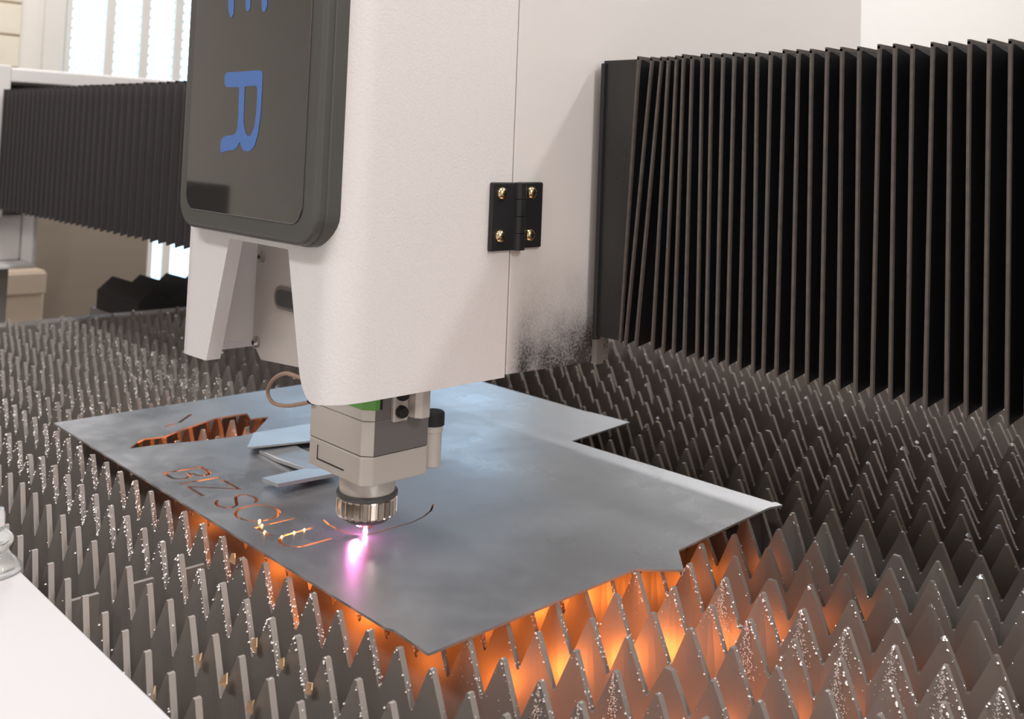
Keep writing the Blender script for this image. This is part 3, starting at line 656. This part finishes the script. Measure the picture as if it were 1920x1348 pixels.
RX = [(ridge_x(t, ZB1), ridge_x(b_, ZB0)) for t, b_ in zip(tops, bots)]
for k in range(11): RX.append((RX[-1][0]+.036, RX[-1][1]+.036))
for k in range(len(RX)-1):
    fold(bel, RX[k][0], RX[k][1], RX[k+1][0], RX[k+1][1], 'fabric', random.uniform(-.003, .003))
B().prism([(XS+.029, ZB0+.005), (RX[0][1]-.004, ZB0+.005), (RX[0][0]-.004, ZB1), (XS+.029, ZB1)], 'y', YB+.006, YB+.014).build('flange', 'flange', bel, bevel=.003)
B().box(XS+.0275, XS+.040, YB-.004, YB+.02, ZB0-.004, ZB1-.008).build('edge_strip', 'black', bel, bevel=.003)
B().prism([(XS+.029, YB+.01), (RX[0][0], YB+.01), (RX[0][0], YBK), (XS+.029, YBK)], 'z', ZB1-.006, ZB1).build('roof_strip', 'flange', bel)
# second bellows beyond the housing
bl2 = thing('pleated_bellows', 'charcoal pleated bellows between the white housing and the far gantry end', 'bellows', (-4.8, 2.6, ZB0))
xe = -6.93; nfold = 50; xa = xl-.02
xs = [xa+(xe-xa)*(i/nfold) for i in range(nfold+1)]
# tighter pleats toward the far end
xs = [xa+(xe-xa)*((i/nfold)*1.12-.12*(i/nfold)**2) for i in range(nfold+1)]
for k in range(nfold): fold(bl2, xs[k+1], xs[k+1], xs[k], xs[k], 'fabric2', random.uniform(-.002, .002), 'binding2')
# gantry beam under the bellows
gb = B().box(-7.25, 1.5, 2.42, 3.30, .58, 1.15).build('gantry_beam', 'frame', bevel=.01)
tag(gb, 'long grey gantry beam hidden inside the pleated bellows', 'beam')
B().box(-7.1, 1.4, 2.415, 2.42, .70, .80).build('rail', 'zinc', gb)
# far gantry end
ge = thing('gantry_end', 'white boxed gantry end at the far end of the bellows', 'machine housing', (-7.3, 2.7, .1))
XG = -7.0
yl = on(-60, 300, 'x', XG).y
opy0, opy1, opz0, opz1 = on(12, 300, 'x', XG).y, 3.56, .47, 1.30
B().box(XG-.05, XG, opy0-.45, opy0, -.02+.45, 1.42).build('end_frame', 'panel', ge, bevel=.01)
B().box(XG-.05, XG, opy0, opy1+.2, opz1+.012, 1.40).build('end_frame', 'panel', ge, bevel=.01)
B().box(XG-.05, XG, opy1, opy1+.2, opz0, opz1+.02).build('end_frame', 'panel', ge, bevel=.01)
B().box(XG-.75, XG-.70, opy0-.45, opy1+.2, .47, 1.40).build('end_back', 'panel', ge, bevel=.01)
B().box(XG-.70, XG-.05, opy0-.45, opy1+.2, 1.36, 1.41).build('end_roof', 'panel', ge, bevel=.01)
B().box(XG-.70, XG-.05, opy0-.45, opy0-.40, .05, 1.36).build('end_cheek', 'panel', ge, bevel=.01)
B().box(XG-.22, XG-.16, opy0-.02, opy1, opz0, opz1).build('inner_plate', 'black', ge)
fy1 = on(70, 440, 'x', XG+.10).y; fz0 = on(60, 494, 'x', XG+.10).z
B().box(XG-.70, XG+.10, fy1-.03, fy1, fz0, .46).build('foot_plate', 'panel', ge, bevel=.008)
B().box(XG-.70, XG-.1, opy0-.45, fy1-.03, fz0, .44).build('foot_box', 'panel', ge, bevel=.02)
B().box(XG-.70, XG+.10, opy0-.45, fy1, fz0-.03, fz0).build('foot_sole', 'panel', ge, bevel=.008)
B().box(XG-.6, XG-.1, opy0-.4, fy1-.1, ZF, fz0-.03).build('column', 'frame', ge)
# small dark way-cover bellows near the far corner of the bed
wb = thing('way_cover', 'low black folded way cover at the far corner of the slat bed', 'bellows', (-6.4, 3.2, -.1))
for k in range(7):
    y0 = 2.70+.19*k; b = B()
    b.add([(-6.75, y0, -.04), (-6.10, y0, -.04), (-6.10, y0+.095, .045), (-6.75, y0+.095, .045), (-6.10, y0+.19, -.04), (-6.75, y0+.19, -.04),
           (-6.10, y0, -.16), (-6.75, y0, -.16), (-6.10, y0+.19, -.16), (-6.75, y0+.19, -.16)],
          [(0, 1, 2, 3), (3, 2, 4, 5), (1, 6, 8, 4, 2), (0, 3, 5, 9, 7), (0, 7, 6, 1), (5, 4, 8, 9), (6, 7, 9, 8)])
    b.build('fold', 'fabric2', wb)
B().box(-6.8, -6.05, 2.68, 4.2, ZF, -.16).build('rail_base', 'frame', wb)

# ------------------------------------------------------------------ clear suction foot on the white panel
c0 = on(-16, 1072, 'z', 0)
sf = B().lathe((c0.x, c0.y, 0), [(.058, .001), (.062, .003), (.060, .012), (.044, .030), (.033, .043), (.030, .050), (.040, .060), (.043, .068), (.040, .078), (.030, .088), (.022, .094), (.022, .125), (.018, .14), (.0, .142)], 40)
tag(sf.build('suction_foot', 'clear', smooth=True), 'clear stepped plastic foot standing on the white cover panel', 'plastic foot')

for o in bpy.data.objects:
    if '_pos' in o: del o['_pos']
